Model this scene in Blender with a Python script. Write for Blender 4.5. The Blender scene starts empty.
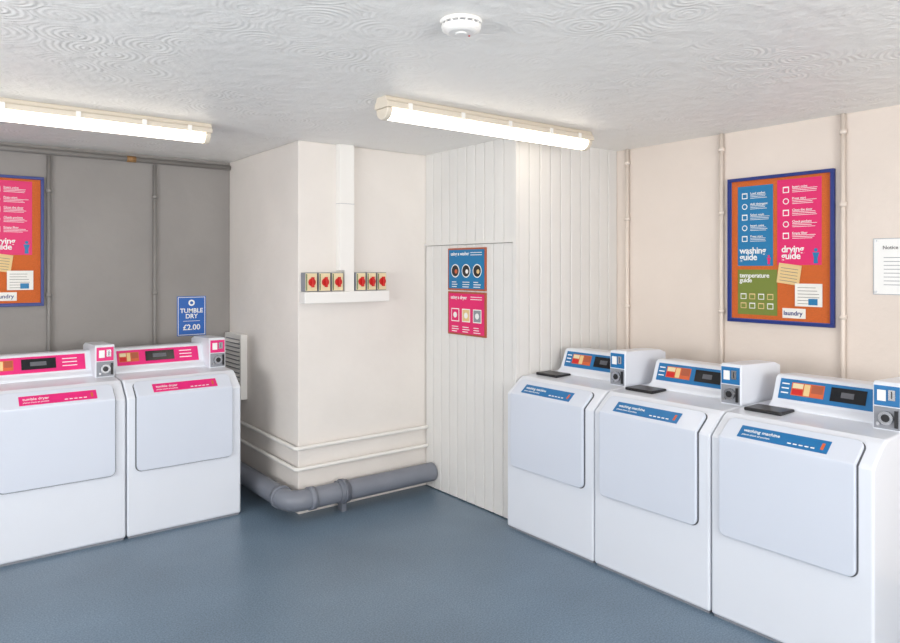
import bpy, math, random
from mathutils import Matrix, Vector
random.seed(4)
S = bpy.context.scene
COL = S.collection
S.view_settings.view_transform = 'Standard'
S.view_settings.look = 'None'
S.view_settings.exposure = 0.0

CEIL = 2.43
XE = 3.98      # east wall
YN = 5.42      # north wall
XW = -2.2
YS = -2.0
PX, PY = 1.99, 4.183    # pillar corner
BX, BY = 3.0, 3.203   # boxed-in panelling corner

# ------------------------------------------------------------------ materials
def srgb(c):
    return tuple(((v/255)/12.92 if v/255 <= .04045 else ((v/255+.055)/1.055)**2.4) for v in c) + (1,)
MATS = {}
def mat(name, rgb, rough=.5, metal=0, bump=0, bscale=40, var=0, vscale=3, emis=0, spec=.5, coat=0):
    if name in MATS: return MATS[name]
    m = bpy.data.materials.new(name); m.use_nodes = True
    nt = m.node_tree; b = nt.nodes['Principled BSDF']
    c = srgb(rgb)
    b.inputs['Base Color'].default_value = c
    b.inputs['Roughness'].default_value = rough
    b.inputs['Metallic'].default_value = metal
    b.inputs['Specular IOR Level'].default_value = spec
    b.inputs['Coat Weight'].default_value = coat
    tc = nt.nodes.new('ShaderNodeTexCoord')
    if var:
        n = nt.nodes.new('ShaderNodeTexNoise'); n.inputs['Scale'].default_value = vscale
        n.inputs['Detail'].default_value = 5
        nt.links.new(tc.outputs['Object'], n.inputs['Vector'])
        r = nt.nodes.new('ShaderNodeValToRGB')
        r.color_ramp.elements[0].position = .3; r.color_ramp.elements[1].position = .7
        r.color_ramp.elements[0].color = tuple(x*(1-var) for x in c[:3])+(1,)
        r.color_ramp.elements[1].color = tuple(min(1, x*(1+var)) for x in c[:3])+(1,)
        nt.links.new(n.outputs['Fac'], r.inputs['Fac'])
        nt.links.new(r.outputs['Color'], b.inputs['Base Color'])
    if bump:
        n = nt.nodes.new('ShaderNodeTexNoise'); n.inputs['Scale'].default_value = bscale
        n.inputs['Detail'].default_value = 4
        nt.links.new(tc.outputs['Object'], n.inputs['Vector'])
        bp = nt.nodes.new('ShaderNodeBump'); bp.inputs['Strength'].default_value = bump
        bp.inputs['Distance'].default_value = .01
        nt.links.new(n.outputs['Fac'], bp.inputs['Height'])
        nt.links.new(bp.outputs['Normal'], b.inputs['Normal'])
    if emis:
        b.inputs['Emission Color'].default_value = c
        b.inputs['Emission Strength'].default_value = emis
    MATS[name] = m
    return m

cream = mat('cream_paint', (225, 213, 203), .65, bump=.25, bscale=18, var=.03, vscale=2)
pillarw = mat('pillar_paint', (227, 221, 215), .65, bump=.3, bscale=14, var=.04, vscale=2)
greyp = mat('grey_paint', (144, 140, 137), .6, bump=.25, bscale=16, var=.06, vscale=2)
boardw = mat('white_boards', (223, 221, 218), .55, bump=.06, bscale=30, var=.02, vscale=4)
enamel = mat('white_enamel', (224, 228, 236), .28, coat=.2, var=.01, vscale=2)
enamel2 = mat('white_enamel_door', (210, 216, 228), .3, coat=.2, var=.01, vscale=2)
seam = mat('dark_seam', (90, 92, 98), .6)
greyseam = mat('grey_seam', (140, 143, 150), .6)
lightseam = mat('light_seam', (176, 178, 184), .6)
groove = mat('board_groove', (150, 146, 142), .8)
black = mat('black_plastic', (22, 22, 26), .35)
disp = mat('display_black', (14, 16, 22), .15)
blue = mat('panel_blue', (18, 108, 166), .4, var=.05, vscale=12)
pink = mat('panel_pink', (222, 26, 116), .4, var=.05, vscale=12)
pblue = mat('poster_blue', (8, 116, 168), .5)
ppink = mat('poster_pink', (222, 24, 104), .5)
olive = mat('poster_olive', (116, 130, 48), .5)
orange = mat('sticker_orange', (206, 96, 52), .5)
brownframe = mat('brown_frame', (168, 84, 54), .5)
red = mat('switch_red', (200, 26, 24), .4)
yellow = mat('switch_cream', (226, 210, 170), .45)
green = mat('switch_green', (60, 110, 70), .5)
white = mat('white_print', (240, 240, 238), .5)
paper = mat('white_paper', (236, 234, 228), .6, var=.03, vscale=20)
kraft = mat('kraft_note', (226, 196, 140), .7)
frameb = mat('frame_blue', (8, 40, 120), .4)
signb = mat('sign_blue', (30, 96, 180), .4)
greyline = mat('print_grey', (120, 118, 116), .6)
pipew = mat('pipe_white', (228, 225, 220), .4, var=.02, vscale=5)
pipec = mat('pipe_cream', (222, 210, 199), .45, var=.03, vscale=5)
pipeg = mat('pipe_grey_paint', (136, 133, 130), .5, var=.04, vscale=5)
soil = mat('soil_pipe_grey', (122, 126, 136), .4, var=.06, vscale=6)
soil2 = mat('soil_pipe_coupling', (108, 112, 122), .4)
copper = mat('brown_joint', (150, 112, 70), .5)
chrome = mat('chrome', (190, 192, 196), .25, metal=1)
plast = mat('plastic_white', (236, 234, 230), .4)
fixt = mat('fixture_housing', (216, 206, 190), .45)
cork = mat('cork', (204, 100, 42), .85, bump=.3, bscale=300, var=.14, vscale=180)
diff = mat('light_diffuser', (255, 244, 226), .4, emis=5.5)

# ceiling artex
def ceiling_mat():
    m = bpy.data.materials.new('artex_ceiling'); m.use_nodes = True
    nt = m.node_tree; N = nt.nodes; L = nt.links; b = N['Principled BSDF']
    b.inputs['Base Color'].default_value = srgb((244, 242, 238)); b.inputs['Roughness'].default_value = .48
    tc = N.new('ShaderNodeTexCoord')
    nz = N.new('ShaderNodeTexNoise'); nz.inputs['Scale'].default_value = 2; nz.inputs['Detail'].default_value = 1
    L.new(tc.outputs['Object'], nz.inputs['Vector'])
    sc = N.new('ShaderNodeVectorMath'); sc.operation = 'SCALE'; sc.inputs['Scale'].default_value = .12
    L.new(nz.outputs['Color'], sc.inputs[0])
    ad = N.new('ShaderNodeVectorMath'); ad.operation = 'ADD'
    L.new(tc.outputs['Object'], ad.inputs[0]); L.new(sc.outputs[0], ad.inputs[1])
    v = N.new('ShaderNodeTexVoronoi'); v.voronoi_dimensions = '2D'; v.inputs['Scale'].default_value = 4.8
    L.new(ad.outputs[0], v.inputs['Vector'])
    mu = N.new('ShaderNodeMath'); mu.operation = 'MULTIPLY'; mu.inputs[1].default_value = 52
    L.new(v.outputs['Distance'], mu.inputs[0])
    si = N.new('ShaderNodeMath'); si.operation = 'SINE'; L.new(mu.outputs[0], si.inputs[0])
    # fade the combing in and out across the ceiling
    n3 = N.new('ShaderNodeTexNoise'); n3.inputs['Scale'].default_value = 2.6; n3.inputs['Detail'].default_value = 4
    L.new(tc.outputs['Object'], n3.inputs['Vector'])
    mr = N.new('ShaderNodeMapRange'); mr.inputs['From Min'].default_value = .44; mr.inputs['From Max'].default_value = .64
    mr.inputs['To Min'].default_value = .0; mr.inputs['To Max'].default_value = .10
    L.new(n3.outputs['Fac'], mr.inputs['Value'])
    n2 = N.new('ShaderNodeTexNoise'); n2.inputs['Scale'].default_value = 12; n2.inputs['Detail'].default_value = 7
    L.new(ad.outputs[0], n2.inputs['Vector'])
    ma = N.new('ShaderNodeMath'); ma.operation = 'MULTIPLY_ADD'
    L.new(si.outputs[0], ma.inputs[0]); L.new(mr.outputs[0], ma.inputs[1]); L.new(n2.outputs['Fac'], ma.inputs[2])
    bp = N.new('ShaderNodeBump'); bp.inputs['Strength'].default_value = .55; bp.inputs['Distance'].default_value = .018
    L.new(ma.outputs[0], bp.inputs['Height']); L.new(bp.outputs['Normal'], b.inputs['Normal'])
    return m
def floor_mat():
    m = bpy.data.materials.new('vinyl_floor'); m.use_nodes = True
    nt = m.node_tree; N = nt.nodes; L = nt.links; b = N['Principled BSDF']
    b.inputs['Roughness'].default_value = .34; b.inputs['Specular IOR Level'].default_value = .5
    tc = N.new('ShaderNodeTexCoord')
    n1 = N.new('ShaderNodeTexNoise'); n1.inputs['Scale'].default_value = 130; n1.inputs['Detail'].default_value = 3
    n2 = N.new('ShaderNodeTexNoise'); n2.inputs['Scale'].default_value = 1.6; n2.inputs['Detail'].default_value = 6
    for n in (n1, n2): L.new(tc.outputs['Object'], n.inputs['Vector'])
    r1 = N.new('ShaderNodeValToRGB'); e = r1.color_ramp.elements
    e[0].position = .34; e[0].color = srgb((86, 106, 124)); e[1].position = .66; e[1].color = srgb((118, 138, 156))
    r2 = N.new('ShaderNodeValToRGB'); e = r2.color_ramp.elements
    e[0].position = .3; e[0].color = (.84, .84, .84, 1); e[1].position = .7; e[1].color = (1.08, 1.08, 1.08, 1)
    L.new(n1.outputs['Fac'], r1.inputs['Fac']); L.new(n2.outputs['Fac'], r2.inputs['Fac'])
    mx = N.new('ShaderNodeMix'); mx.data_type = 'RGBA'; mx.blend_type = 'MULTIPLY'; mx.inputs['Factor'].default_value = 1
    L.new(r1.outputs['Color'], mx.inputs[6]); L.new(r2.outputs['Color'], mx.inputs[7])
    L.new(mx.outputs[2], b.inputs['Base Color'])
    bp = N.new('ShaderNodeBump'); bp.inputs['Strength'].default_value = .08; bp.inputs['Distance'].default_value = .003
    L.new(n1.outputs['Fac'], bp.inputs['Height']); L.new(bp.outputs['Normal'], b.inputs['Normal'])
    return m
ceilm = ceiling_mat(); floorm = floor_mat()

# ------------------------------------------------------------------ builder
class B:
    def __init__(s): s.v = []; s.f = []; s.m = []; s.mats = []; s.sm = []; s.M = Matrix()
    def mi(s, m):
        if m not in s.mats: s.mats.append(m)
        return s.mats.index(m)
    def add(s, vs, fs, m, smooth=False):
        o = len(s.v); s.v += [s.M @ Vector(v) for v in vs]
        for f in fs:
            s.f.append([o+i for i in f]); s.m.append(s.mi(m)); s.sm.append(smooth)
        return s
    def box(s, lo, hi, m):
        (a, b, c), (d, e, f) = lo, hi
        vs = [(a,b,c),(d,b,c),(d,e,c),(a,e,c),(a,b,f),(d,b,f),(d,e,f),(a,e,f)]
        return s.add(vs, [(0,3,2,1),(4,5,6,7),(0,1,5,4),(1,2,6,5),(2,3,7,6),(3,0,4,7)], m)
    def cyl(s, p0, p1, r, m, n=20, r2=None):
        p0 = Vector(p0); p1 = Vector(p1); r2 = r if r2 is None else r2
        q = (p1-p0).to_track_quat('Z', 'Y'); vs = []
        for p, rr in ((p0, r), (p1, r2)):
            for i in range(n):
                a = 2*math.pi*i/n
                vs.append(p + q @ Vector((rr*math.cos(a), rr*math.sin(a), 0)))
        s.add(vs, [(i, (i+1) % n, n+(i+1) % n, n+i) for i in range(n)], m, True)
        o = len(s.v)-2*n
        s.f.append([o+i for i in reversed(range(n))]); s.m.append(s.mi(m)); s.sm.append(False)
        s.f.append([o+n+i for i in range(n)]); s.m.append(s.mi(m)); s.sm.append(False)
        return s
    def prism_x(s, prof, x0, x1, m):      # prof (y,z) extruded along x
        n = len(prof)
        vs = [(x0, y, z) for y, z in prof]+[(x1, y, z) for y, z in prof]
        fs = [(i, (i+1) % n, n+(i+1) % n, n+i) for i in range(n)]
        fs += [tuple(reversed(range(n))), tuple(range(n, 2*n))]
        return s.add(vs, fs, m)
    def obj(s, name, parent=None, bevel=0, seg=2, loc=(0,0,0)):
        me = bpy.data.meshes.new(name); me.from_pydata([tuple(v) for v in s.v], [], s.f)
        for m in s.mats: me.materials.append(m)
        for p, i, sm in zip(me.polygons, s.m, s.sm): p.material_index = i; p.use_smooth = sm
        me.update()
        import bmesh
        bm = bmesh.new(); bm.from_mesh(me); bmesh.ops.recalc_face_normals(bm, faces=bm.faces); bm.to_mesh(me); bm.free()
        o = bpy.data.objects.new(name, me); COL.objects.link(o); o.location = loc
        if parent: o.parent = parent
        if bevel:
            b = o.modifiers.new('bevel', 'BEVEL'); b.width = bevel; b.segments = seg; b.limit_method = 'ANGLE'
            b.angle_limit = math.radians(30); b.harden_normals = False
        return o
def empty(name, loc, rz=0):
    e = bpy.data.objects.new(name, None); COL.objects.link(e); e.location = loc
    e.rotation_euler = (0, 0, math.radians(rz)); e.empty_display_size = .1
    return e
def text(name, body, size, loc, m, parent, rx=90, bold=.0, align='LEFT', sp=1.0, rz=0, ext=.0004, line=.9):
    c = bpy.data.curves.new(name, 'FONT'); c.body = body; c.size = size; c.extrude = ext
    c.offset = bold; c.align_x = align; c.space_character = sp; c.space_line = line
    c.materials.append(m); c.resolution_u = 3
    o = bpy.data.objects.new(name, c); COL.objects.link(o); o.location = loc
    o.rotation_euler = (math.radians(rx), math.radians(rz), 0); o.parent = parent
    return o
def tube(name, pts, r, m, parent=None, fillet=0, seg=6):
    cu = bpy.data.curves.new(name, 'CURVE'); cu.dimensions = '3D'; cu.bevel_depth = r; cu.bevel_resolution = 6
    cu.use_fill_caps = True
    P = [Vector(p) for p in pts]; out = [P[0]]
    for i in range(1, len(P)-1):
        if fillet:
            a = P[i]+(P[i-1]-P[i]).normalized()*fillet; b = P[i]+(P[i+1]-P[i]).normalized()*fillet
            for k in range(seg+1):
                t = k/seg; out.append(a*(1-t)**2+P[i]*2*t*(1-t)+b*t*t)
        else: out.append(P[i])
    out.append(P[-1])
    sp = cu.splines.new('POLY'); sp.points.add(len(out)-1)
    for p, q in zip(sp.points, out): p.co = (*q, 1)
    cu.materials.append(m)
    for s in cu.splines: s.use_smooth = True
    o = bpy.data.objects.new(name, cu); COL.objects.link(o)
    if parent: o.parent = parent
    return o

# ------------------------------------------------------------------ room shell
B().box((XW-.1, YS-.1, -.1), (XE+.1, YN+.1, 0), floorm).obj('floor')
B().box((XW-.1, YS-.1, CEIL), (XE+.1, YN+.1, CEIL+.1), ceilm).obj('ceiling')
B().box((XW-.1, YN, 0), (XE+.1, YN+.1, CEIL), greyp).obj('wall_north')
B().box((XE, YS-.1, 0), (XE+.1, YN, CEIL), cream).obj('wall_east')
def wall_window(name, axis, c0, c1, a0, a1, w0, w1, z0, z1):
    b = B()
    def bx(u0, u1, za, zb):
        if axis == 'x': b.box((u0, c0, za), (u1, c1, zb), cream)
        else: b.box((c0, u0, za), (c1, u1, zb), cream)
    bx(a0, a1, 0, z0); bx(a0, a1, z1, CEIL); bx(a0, w0, z0, z1); bx(w1, a1, z0, z1)
    b.obj(name)
wall_window('wall_south', 'x', YS-.1, YS, XW-.1, XE, -.6, 2.6, .95, 2.25)
wall_window('wall_west', 'y', XW-.1, XW, YS, YN, .6, 3.4, .95, 2.25)
def window(name, axis, c, w0, w1, z0, z1):
    b = B()
    def bx(u0, u1, za, zb):
        if axis == 'x': b.box((u0, c-.03, za), (u1, c+.03, zb), plast)
        else: b.box((c-.03, u0, za), (c+.03, u1, zb), plast)
    bx(w0, w1, z0, z0+.05); bx(w0, w1, z1-.05, z1); n = 3
    for i in range(n+1):
        u = w0+(w1-w0-.05)*i/n; bx(u, u+.05, z0+.05, z1-.05)
    b.obj(name)
window('window_1', 'x', YS-.05, -.6, 2.6, .95, 2.25)
window('window_2', 'y', XW-.05, .6, 3.4, .95, 2.25)

# pillar
B().box((PX, PY, 0), (BX+.04, YN, CEIL), pillarw).obj('boxed_pillar', bevel=.006)

# tongue and groove
def boards_x(b, x0, x1, y, z0, z1, n, th=.018):    # wall facing -Y
    w = (x1-x0)/n; c = .005; g = .0020
    for i in range(n):
        a = x0+i*w+g; e = x0+(i+1)*w-g
        prof = [(a, y+th), (a, y+c), (a+c, y), (e-c, y), (e, y+c), (e, y+th)]
        m = len(prof)
        vs = [(p[0], p[1], z0) for p in prof]+[(p[0], p[1], z1) for p in prof]
        b.add(vs, [(k, (k+1) % m, m+(k+1) % m, m+k) for k in range(m)]+[tuple(reversed(range(m))), tuple(range(m, 2*m))], boardw)
    b.box((x0, y+.008, z0), (x1, y+th+.005, z1), groove)
    return b
def boards_y(b, y0, y1, x, z0, z1, n, th=.018):    # wall facing -X
    w = (y1-y0)/n; c = .005; g = .0020
    for i in range(n):
        a = y0+i*w+g; e = y0+(i+1)*w-g
        prof = [(x+th, a), (x+c, a), (x, a+c), (x, e-c), (x+c, e), (x+th, e)]
        m = len(prof)
        vs = [(p[0], p[1], z0) for p in prof]+[(p[0], p[1], z1) for p in prof]
        b.add(vs, [(k, (k+1) % m, m+(k+1) % m, m+k) for k in range(m)]+[tuple(reversed(range(m))), tuple(range(m, 2*m))], boardw)
    b.box((x+.008, y0, z0), (x+th+.005, y1, z1), groove)
    return b
DT = 1.765
boards_x(B(), BX+.02, XE, BY, 0, CEIL, 10).obj('wall_panelled_return')
b = B(); boards_y(b, BY+.03, PY, BX+.004, DT+.012, CEIL, 10); b.box((BX-.004, BY-.002, 0), (BX+.019, BY+.03, CEIL), boardw)
b.box((BX-.006, BY+.03, DT-.002), (BX+.02, PY, DT+.014), boardw)
b.box((BX+.028, BY+.03, 0), (BX+.036, PY, CEIL), groove)
b.obj('wall_panelled_side')
b = B(); boards_y(b, BY+.035, PY-.006, BX+.002, .008, DT-.006, 10)
b.obj('door_1')

# conduits on walls
def conduit(name, p0, p1, m, out, r=.012, clips=()):
    e = empty(name, p0)
    bb = B(); d = Vector(p1)-Vector(p0)
    bb.cyl((0,0,0), d, r, m, 14)
    for t in clips:
        q = d*t; u = d.normalized()
        bb.cyl(q-u*.012, q+u*.012, r*1.5, m, 14)
        bb.cyl(q, q-Vector(out)*.018, r*.9, m, 8)
    bb.obj('tube', e)
    return e
for y in (3.10, 2.385, 1.675):
    conduit('conduit_pipe', (XE-.02, y, 0), (XE-.02, y, CEIL-.002), pipec, (-1, 0, 0), .0125, (.3, .55, .8, .96))
for x in (.742, 1.424):
    conduit('conduit_pipe', (x, YN-.02, 0), (x, YN-.02, 2.36), pipeg, (0, -1, 0), .0125, (.3, .6, .9))
e = empty('heating_pipe', (XW+.01, YN-.03, 2.385))
bb = B(); bb.cyl((0, 0, 0), (PX-XW-.015, 0, 0), .019, pipeg); bb.cyl((1.22-XW, 0, 0), (1.28-XW, 0, 0), .022, copper)
for x in (.6, 1.8, 2.5, 3.4): bb.cyl((x, 0, 0), (x, .028, 0), .01, pipeg, 8)
bb.obj('tube', e)

# pillar pipes
for z in (.435, .30):
    tube('water_pipe', [(PX-.03, YN-.002, z+.01), (PX-.03, PY-.03, z), (BX-.003, PY-.03, z)], .0135, pipew, fillet=.03)
tube('soil_pipe', [(PX-.1, YN-.002, .125), (PX-.1, PY-.1, .125), (BX-.007, PY-.1, .125)], .066, soil, fillet=.09)
o = bpy.data.objects['soil_pipe']
bb = B(); bb.cyl((2.22, PY-.1, .125), (2.29, PY-.1, .125), .074, soil2, 28)
bb.cyl((2.245, PY-.1, .125), (2.265, PY-.1, .125), .081, soil2, 28)
bb.cyl((2.01, PY-.1, .125), (2.05, PY-.1, .125), .073, soil, 28)
bb.cyl((PX-.1, PY+.02, .125), (PX-.1, PY+.06, .125), .073, soil, 28)
bb.box((2.24, PY-.13, 0), (2.27, PY-.07, .08), soil2)
bb.obj('coupling', o)

# isolator switches + trunking
e = empty('isolator_switch_panel', (1.995, PY, 1.37))
bb = B(); bb.box((.0, -.085, 0), (.64, -.001, .075), plast); bb.obj('trunking', e, .004)
bb = B(); bb.box((.306, -.05, .075), (.380, -.001, .215), plast); bb.box((.268, -.05, .215), (.380, -.001, CEIL-1.371), plast)
bb.box((.266, -.054, .66), (.382, -.001, .663), lightseam)
bb.obj('riser_trunking', e, .003)
xs = [.012, .108, .204, .388, .471, .554]
for i, x in enumerate(xs):
    bb = B(); w = .088 if i < 3 else .076
    bb.box((x, -.060, .077), (x+w, -.001, .20), greyseam)
    bb.box((x+.004, -.065, .081), (x+w-.004, -.060, .196), yellow)
    bb.box((x+.006, -.0655, .084), (x+.014, -.062, .192), green)
    cx = x+w/2+.003
    bb.cyl((cx, -.065, .138), (cx, -.072, .138), .026, red, 24)
    bb.box((cx-.008, -.088, .105), (cx+.008, -.072, .171), red)
    bb.obj('isolator_switch_%d' % (i+1), e, .0015)

# louvre vent on the pillar side
e = empty('louvre_vent', (PX, 5.05, .62))
bb = B(); bb.box((-.05, 0, 0), (-.001, .33, .48), plast)
for i in range(14):
    z = .03+i*.031; bb.add([(-.05, .02, z), (-.05, .31, z), (-.068, .31, z-.012), (-.068, .02, z-.012), (-.05, .02, z+.004), (-.05, .31, z+.004)],
        [(0,1,2,3),(4,5,2,3),(0,3,4),(1,5,2)], plast)
    bb.box((-.052, .02, z+.006), (-.05, .31, z+.013), greyseam)
bb.obj('grille', e)

# ------------------------------------------------------------------ machines
W = .692
ZB = .829
SL = Vector((.098, .079)).normalized()
TH = math.atan2(SL[1], SL[0])
def doorshape(b, x0, x1, z0, zl, r, t0, t1, m):
    L1 = ZB-z0; L = L1+zl
    pts = []
    for cx, cs, a0 in ((x1-r, r, -90), (x1-r, L-r, 0), (x0+r, L-r, 90), (x0+r, r, 180)):
        for k in range(7):
            a = math.radians(a0+90*k/6); pts.append((cx+r*math.cos(a), cs+r*math.sin(a)))
        if a0 == -90: pts.append((x1, L1))
        if a0 == 90: pts.append((x0, L1))
    def P(p, t):
        x, s = p
        if s < L1-1e-6: return (x, -t, z0+s)
        if s > L1+1e-6:
            k = s-L1; return (x, SL[0]*k-SL[1]*t, ZB+SL[1]*k+SL[0]*t)
        h = math.tan(.5*(math.pi/2-TH))*t
        return (x, -t, ZB+h)
    n = len(pts); A = [P(p, t0) for p in pts]; F = [P(p, t1) for p in pts]
    iR = 7; iL = 7+1+7+7
    fs = [(i, (i+1) % n, n+(i+1) % n, n+i) for i in range(n)]
    up = list(range(iR, iL+1)); lo = list(range(iL, n))+list(range(0, iR+1))
    fs += [[n+i for i in up], [n+i for i in lo], list(reversed(up)), list(reversed(lo))]
    b.add(A+F, fs, m)

def machine(name, loc, rz, colr, washer, label):
    e = empty(name, loc, rz)
    body = [(0,.012),(0,ZB-.006),(.004,ZB+.005),(.098,ZB+.080),(.125,.924),(.36,.934),(.695,.934),(.695,.012)]
    bb = B(); bb.prism_x(body, .002, W-.002, enamel); bb.obj('cabinet', e, .012, 3)
    bb = B(); bb.box((.012, .012, 0), (W-.012, .68, .025), greyseam); bb.obj('plinth', e)
    bb = B(); doorshape(bb, .047, W-.057, .389, .120, .036, .0005, .0035, seam); bb.obj('door_gap_shade', e)  # dark plate behind the door, gap shadow put in as colour
    bb = B(); doorshape(bb, .052, W-.062, .394, .115, .032, .002, .021, enamel2); bb.obj('door', e, .006, 3)
    lx = .012 if washer else .032
    R = Matrix.Translation((lx, 0, ZB)) @ Matrix.Rotation(TH, 4, 'X')
    bb = B(); bb.M = R; bb.box((.120, .010, .0205), (.505, .076, .0225), colr)
    bb.box((.474, .026, .0225), (.486, .060, .0228), orange)
    for k in range(5): bb.box((.34+k*.024, .024, .0225), (.356+k*.024, .030, .0228), white)
    bb.obj('door_label', e)
    p = R @ Vector((.138, .044, .0232))
    text('door_label_text', label, .024, p, white, e, rx=math.degrees(TH), bold=.0002)
    p = R @ Vector((.138, .024, .0232))
    text('door_label_small_text', 'please check all pockets', .013, p, white, e, rx=math.degrees(TH))
    # console
    c0, p0 = (.088, .118) if washer else (.012, .034)
    cp = [(.345,.930),(.352,.945),(.385,.968),(.425,1.072),(.445,1.085),(.60,1.075),(.655,1.05),(.675,.930)]
    bb = B(); bb.prism_x(cp, c0, .60, enamel)
    bb.obj('console', e, .01, 3)
    a = math.atan2(.104, .04)
    bb = B(); bb.M = Matrix.Translation((0, .385, .968)) @ Matrix.Rotation(a, 4, 'X')
    bb.box((p0, .008, -.0005), (.545, .106, .004), colr)
    s0, s1, d0, d1 = (.175, .325, .355, .505) if washer else (.045, .165, .205, .385)
    k_ = (s1-s0)/.14
    bb.box((s0, .030, .004), (s1, .092, .005), orange)
    bb.box((s0+.005, .034, .005), (s0+.05*k_, .06, .0055), red); bb.box((s0+.055*k_, .034, .005), (s0+.08*k_, .088, .0055), kraft)
    bb.box((s0+.087*k_, .05, .005), (s1-.005, .088, .0055), brownframe); bb.box((s0+.005, .065, .005), (s0+.05*k_, .088, .0055), yellow)
    bb.box((d0, .028, .004), (d1, .092, .008), disp)
    bb.box((d0+.045, .048, .008), (d1-.05, .073, .0084), seam)
    if washer:
        for k in range(3): bb.box((p0+.01, .035+k*.022, .004), (p0+.045, .041+k*.022, .0045), white)
    else:
        for k in range(3): bb.box((.42, .035+k*.022, .004), (.50, .040+k*.022, .0045), white)
    bb.obj('control_panel', e)
    # coin box
    x0, x1, y0 = .578, .688, .275
    cb = [(y0,.926),(y0,1.115),(y0+.012,1.128),(.60,1.118),(.655,1.10),(.66,.926)]
    bb = B(); bb.prism_x(cb, x0, x1, enamel); bb.obj('coin_box', e, .005, 2)
    bb = B()
    bb.box((x0+.007, y0-.003, 1.03), (x1-.007, y0, 1.113), colr)
    bb.box((x0+.02, y0-.006, 1.05), (x0+.052, y0-.003, 1.095), white)
    bb.box((x0+.062, y0-.008, 1.055), (x0+.088, y0-.003, 1.098), chrome)
    bb.box((x0+.073, y0-.0085, 1.062), (x0+.077, y0-.008, 1.092), black)
    bb.box((x0+.007, y0-.004, .935), (x1-.007, y0, 1.025), greyseam)
    bb.cyl((x0+.055, y0-.004, .982), (x0+.055, y0-.018, .982), .028, chrome, 24)
    bb.cyl((x0+.055, y0-.018, .982), (x0+.055, y0-.02, .982), .016, black, 20)
    bb.cyl((x0+.025, y0-.004, .955), (x0+.025, y0-.012, .955), .008, chrome, 12)
    bb.box((x0+.086, y0-.012, .945), (x0+.098, y0-.004, 1.015), black)
    bb.obj('coin_mechanism', e, .0015, 1)
    if washer:
        bb = B(); bb.box((.045, .205, .9275), (.225, .335, .944), black); bb.obj('detergent_lid', e, .006, 3)
    return e
for i in range(3):
    machine('washing_machine', (2.915, 3.198-i*.694, 0), -90, blue, True, 'washing machine')
for i in range(2):
    machine('tumble_dryer', (.313+i*.694, 4.415, 0), 0, pink, False, 'tumble dryer')

# ------------------------------------------------------------------ notice boards
def person(b, x, z, h, y, m):
    b.cyl((x, y, z+h*.88), (x, y-.0008, z+h*.88), h*.12, m, 14)
    b.add([(x-h*.22, y-.0008, z+h*.72), (x+h*.22, y-.0008, z+h*.72), (x+h*.12, y-.0008, z+h*.35), (x+h*.14, y-.0008, z), (x-h*.14, y-.0008, z), (x-h*.12, y-.0008, z+h*.35)],
          [(0,5,4,3,2,1)], m)
WORDS = ['Load washer', 'Add detergent', 'Select wash', 'Insert coins', 'Press start', 'Close the door', 'Check pockets', 'Empty filter']
def rows(e, b, x0, x1, z0, z1, n, y, base, off):
    for i in range(n):
        zc = z1-(z1-z0)*(i+.5)/n; h = (z1-z0)/n
        s = h*.27
        if i % 2: b.cyl((x0+h*.3, y, zc), (x0+h*.3, y-.0006, zc), s, white, 12); b.cyl((x0+h*.3, y-.0006, zc), (x0+h*.3, y-.001, zc), s*.72, base, 12)
        else:
            b.box((x0+h*.3-s, y-.0006, zc-s), (x0+h*.3+s, y, zc+s), white); b.box((x0+h*.3-s*.72, y-.001, zc-s*.72), (x0+h*.3+s*.72, y-.0006, zc+s*.6), base)
        text('step_text', WORDS[(i+off) % 8], .018, (x0+h*.85, y-.001, zc+h*.12), white, e, bold=.0002)
        for k in range(1, 4):
            l = random.uniform(.7, .95)*(x1-x0-h*.85)
            zz = zc+h*.18-k*h*.14
            b.box((x0+h*.85, y-.0006, zz-h*.02), (x0+h*.85+l, y, zz+h*.02), white)
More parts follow.
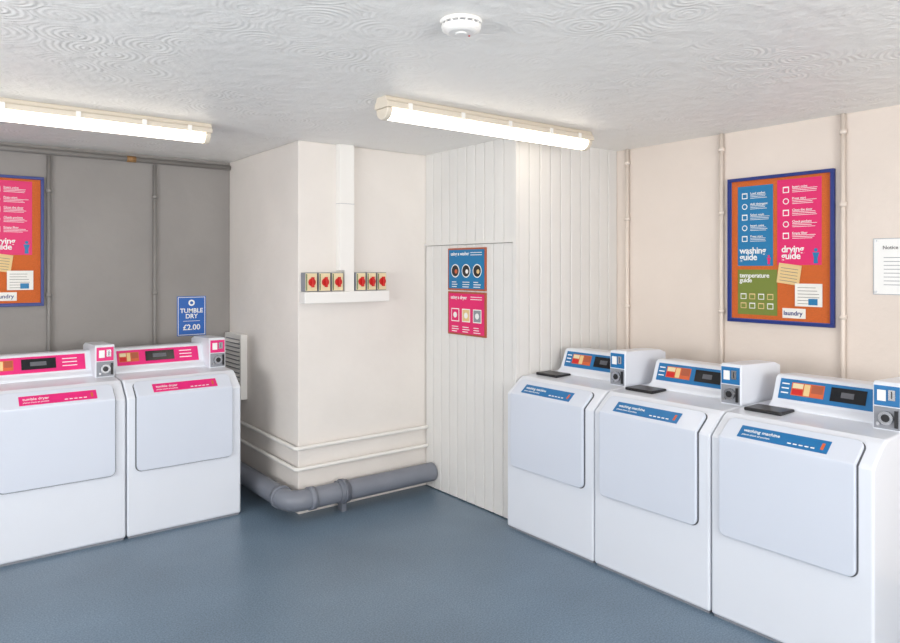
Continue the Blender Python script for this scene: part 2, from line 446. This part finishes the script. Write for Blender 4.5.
def board(loc, rz):
    e = empty('notice_board', loc, rz); w, h = .622, .866; f = .019
    bb = B()
    bb.box((f, -.012, f), (w-f, -.001, h-f), cork); bb.obj('cork_panel', e)
    bb = B()
    bb.box((0, -.026, 0), (w, -.001, f), frameb); bb.box((0, -.026, h-f), (w, -.001, h), frameb)
    bb.box((0, -.026, f), (f, -.001, h-f), frameb); bb.box((w-f, -.026, f), (w, -.001, h-f), frameb)
    bb.box((f, -.02, f), (f+.003, -.012, h-f), signb); bb.box((f, -.02, f), (w-f, -.012, f+.003), signb)
    bb.obj('frame', e, .003)
    def px(fx): return fx*w
    def pz(fz): return (1-fz)*h
    Y = -.0135
    bb = B(); bb.box((px(.10), Y, pz(.61)), (px(.45), -.012, pz(.06)), pblue)
    rows(e, bb, px(.14), px(.43), pz(.46), pz(.09), 5, Y, pblue, 0); person(bb, px(.41), pz(.60), .055, Y, ppink)
    bb.obj('washing_guide_poster', e)
    text('washing_text', 'washing\nguide', .054, (px(.12), Y-.001, pz(.525)), white, e, bold=.001, line=.72, sp=.95)
    bb = B(); bb.box((px(.49), Y, pz(.605)), (px(.89), -.012, pz(.04)), ppink)
    rows(e, bb, px(.54), px(.87), pz(.45), pz(.07), 5, Y, ppink, 3); person(bb, px(.84), pz(.595), .085, Y, pblue)
    bb.obj('drying_guide_poster', e)
    text('drying_text', 'drying\nguide', .054, (px(.53), Y-.001, pz(.52)), white, e, bold=.001, line=.72, sp=.95)
    bb = B(); bb.box((px(.10), Y, pz(.945)), (px(.49), -.012, pz(.635)), olive)
    for r in range(2):
        for c in range(4):
            x = px(.13)+c*.055; z = pz(.80)-r*.055
            bb.box((x, Y-.0006, z-.034), (x+.036, Y, z), kraft if (r+c) % 2 else white)
            bb.box((x+.004, Y-.0012, z-.030), (x+.032, Y-.0006, z-.006), olive)
    bb.obj('temperature_guide_poster', e)
    text('temperature_text', 'temperature\nguide', .038, (px(.12), Y-.001, pz(.69)), white, e, bold=.0006, line=.75, sp=.95)
    bb = B(); bb.M = Matrix.Translation((px(.61), -.0155, pz(.665))) @ Matrix.Rotation(math.radians(8), 4, 'Y')
    bb.box((-.07, -.0015, -.058), (.06, 0, .056), kraft)
    for k in range(5): bb.box((-.055, -.002, -.043+k*.018), (.045, -.0015, -.040+k*.018), greyline)
    bb.obj('kraft_note', e)
    bb = B(); bb.M = Matrix.Translation((px(.78), -.0185, pz(.80)))
    bb.box((-.075, -.0015, -.064), (.075, 0, .064), paper)
    for k in range(6): bb.box((-.06, -.002, -.05+k*.018), (random.uniform(.03, .062), -.0015, -.047+k*.018), greyline)
    bb.box((.0, -.0022, -.055), (.05, -.0015, -.02), pblue)
    bb.obj('paper_notice', e)
    bb = B(); bb.box((px(.54), Y, pz(.955)), (px(.75), -.012, pz(.89)), paper); bb.obj('logo_card', e)
    text('logo_text', 'laundry', .036, (px(.55), Y-.001, pz(.935)), frameb, e, bold=.0005)
board((XE, 2.342, 1.275), -90)
board((.712-.622, YN, 1.345), 0)

# door posters
def door_poster(z, h, c, kind, title):
    e = empty('instruction_poster', (BX+.0015, 3.892, z), -90); w = .405
    bb = B(); bb.box((0, -.011, 0), (w, -.0, h), brownframe)
    bb.box((.012, -.0125, .012), (w-.012, -.011, h-.012), c)
    for k in range(3):
        x = .085+k*.118; z0 = h*.46
        if kind == 0:
            bb.cyl((x, -.0125, z0), (x, -.0133, z0), .046, white, 24)
            bb.cyl((x, -.0133, z0), (x, -.0139, z0), .039, black, 24)
            bb.cyl((x+.01, -.0139, z0-.004), (x+.01, -.0145, z0-.004), .015, (orange, white, kraft)[k], 16)
        else:
            bb.box((x-.043, -.0133, z0-.045), (x+.043, -.0125, z0+.045), white)
            bb.box((x-.037, -.0139, z0-.039), (x+.037, -.0133, z0+.039), (ppink, kraft, greyseam)[k])
            bb.cyl((x, -.0139, z0), (x, -.0145, z0), .02, white, 16)
        for q in range(3): bb.box((x-.038, -.0132, .022+q*.016), (x+random.uniform(.01, .038), -.0125, .027+q*.016), white)
    for k in range(2): bb.box((.25, -.0132, h-.035-k*.016), (.37, -.0125, h-.031-k*.016), white)
    bb.obj('poster_sheet', e)
    text('poster_title', title, .034, (.035, -.0134, h-.05), white, e, bold=.0006)
door_poster(1.447, .290, pblue, 0, 'using a washer')
door_poster(1.140, .297, ppink, 1, 'using a dryer')

# tumble dry sign
e = empty('price_sign', (1.588, YN, 1.085))
bb = B(); bb.box((0, -.006, 0), (.215, -.001, .30), signb)
for a, c in (((.006, -.0066, .006), (.209, -.006, .010)), ((.006, -.0066, .29), (.209, -.006, .294)), ((.006, -.0066, .01), (.010, -.006, .29)), ((.205, -.0066, .01), (.209, -.006, .29))):
    bb.box(a, c, white)
bb.cyl((.107, -.006, .25), (.107, -.0068, .25), .024, white, 24); bb.cyl((.107, -.0068, .25), (.107, -.0074, .25), .012, signb, 20)
bb.box((.045, -.0066, .110), (.17, -.006, .113), white)
bb.obj('sign_plate', e)
text('sign_text', 'TUMBLE\nDRY', .047, (.107, -.007, .175), white, e, bold=.001, align='CENTER')
text('price_text', '£2.00', .058, (.107, -.007, .045), white, e, bold=.0012, align='CENTER')

# paper sign on right wall
e = empty('wall_notice', (XE, 1.532, 1.462), -90)
bb = B(); bb.box((0, -.004, 0), (.30, -.001, .292), lightseam)
bb.box((.004, -.0045, .004), (.296, -.004, .288), white)
for k in range(8): bb.box((.05, -.005, .05+k*.02), (.05+random.uniform(.12, .2), -.0045, .053+k*.02), greyseam)
for x in (.014, .286):
    for z in (.014, .278): bb.cyl((x, -.0045, z), (x, -.007, z), .005, chrome, 12)
bb.obj('notice_sheet', e)
text('notice_text', 'Notice to customers', .026, (.045, -.0052, .235), greyline, e, bold=.0004)

# ------------------------------------------------------------------ batten lights
def batten(loc, L=1.48):
    e = empty('fluorescent_batten_light', loc)
    bb = B()
    prof = [(-.040, 0), (-.048, -.022), (-.060, -.030), (-.062, -.056), (.062, -.056), (.060, -.030), (.048, -.022), (.040, 0)]
    bb.prism_x(prof, 0, L, fixt); bb.obj('housing', e, .003)
    dp = []
    for k in range(13):
        a = math.pi*k/12; dp.append((-.050*math.cos(a), -.056-.052*math.sin(a)))
    bb = B(); bb.prism_x(dp, .035, L-.035, diff); bb.obj('diffuser', e, .006)
    dp2 = [(y*1.08, -.056+(z+.056)*1.08) for y, z in dp]
    bb = B(); bb.prism_x(dp2, .004, .036, fixt); bb.prism_x(dp2, L-.036, L-.004, fixt)
    bb.obj('end_caps', e, .006)
    bb = B()
    for x in (.12, .45, .78, 1.10, 1.34):
        for s in (-1, 1):
            bb.box((x, s*.063-.003, -.062), (x+.022, s*.063+.003, -.026), plast)
    bb.obj('clips', e)
batten((1.80, 2.875, CEIL-.001))
batten((-.11, 4.056, CEIL-.001))

# smoke detector
e = empty('smoke_detector', (1.460, 1.828, CEIL))
bb = B()
bb.cyl((0,0,-.001), (0,0,-.014), .071, plast, 40, .070)
bb.cyl((0,0,-.014), (0,0,-.020), .060, greyseam, 40)
bb.cyl((0,0,-.020), (0,0,-.034), .067, plast, 40, .064)
bb.cyl((0,0,-.034), (0,0,-.044), .064, plast, 40, .042)
bb.cyl((0,0,-.044), (0,0,-.048), .022, plast, 30, .018)
for k in range(16):
    a = 2*math.pi*k/16
    bb.M = Matrix.Rotation(a, 4, 'Z'); bb.box((.052, -.003, -.021), (.066, .003, -.013), plast)
bb.M = Matrix()
bb.cyl((.035, 0, -.044), (.035, 0, -.047), .004, red, 10)
bb.obj('detector_body', e, .0015, 1)

# ------------------------------------------------------------------ lights & world
def area(name, loc, rot, sx, sy, en, col):
    l = bpy.data.lights.new(name, 'AREA'); l.shape = 'RECTANGLE'; l.size = sx; l.size_y = sy; l.energy = en; l.color = col
    o = bpy.data.objects.new(name, l); COL.objects.link(o); o.location = loc; o.rotation_euler = [math.radians(a) for a in rot]
    return o
area('window_daylight_south', (1.0, YS-.30, 1.45), (110, 0, 0), 3.2, 1.3, 190, (1, .99, .975))
area('window_daylight_west', (XW-.30, 2.0, 1.45), (110, 0, -90), 2.8, 1.3, 145, (.97, .985, 1))
wd = bpy.data.worlds.new('world'); S.world = wd; wd.use_nodes = True
wd.node_tree.nodes['Background'].inputs[0].default_value = (.88, .93, 1, 1)
wd.node_tree.nodes['Background'].inputs[1].default_value = 1.0

cam = bpy.data.cameras.new('camera'); co = bpy.data.objects.new('camera', cam); COL.objects.link(co)
co.location = (0, 0, 1.6); co.rotation_euler = (math.radians(90), 0, math.radians(-37.7))
cam.sensor_width = 36; cam.lens = 698/900*36; cam.shift_y = -53.5/900; cam.clip_start = .05
S.camera = co
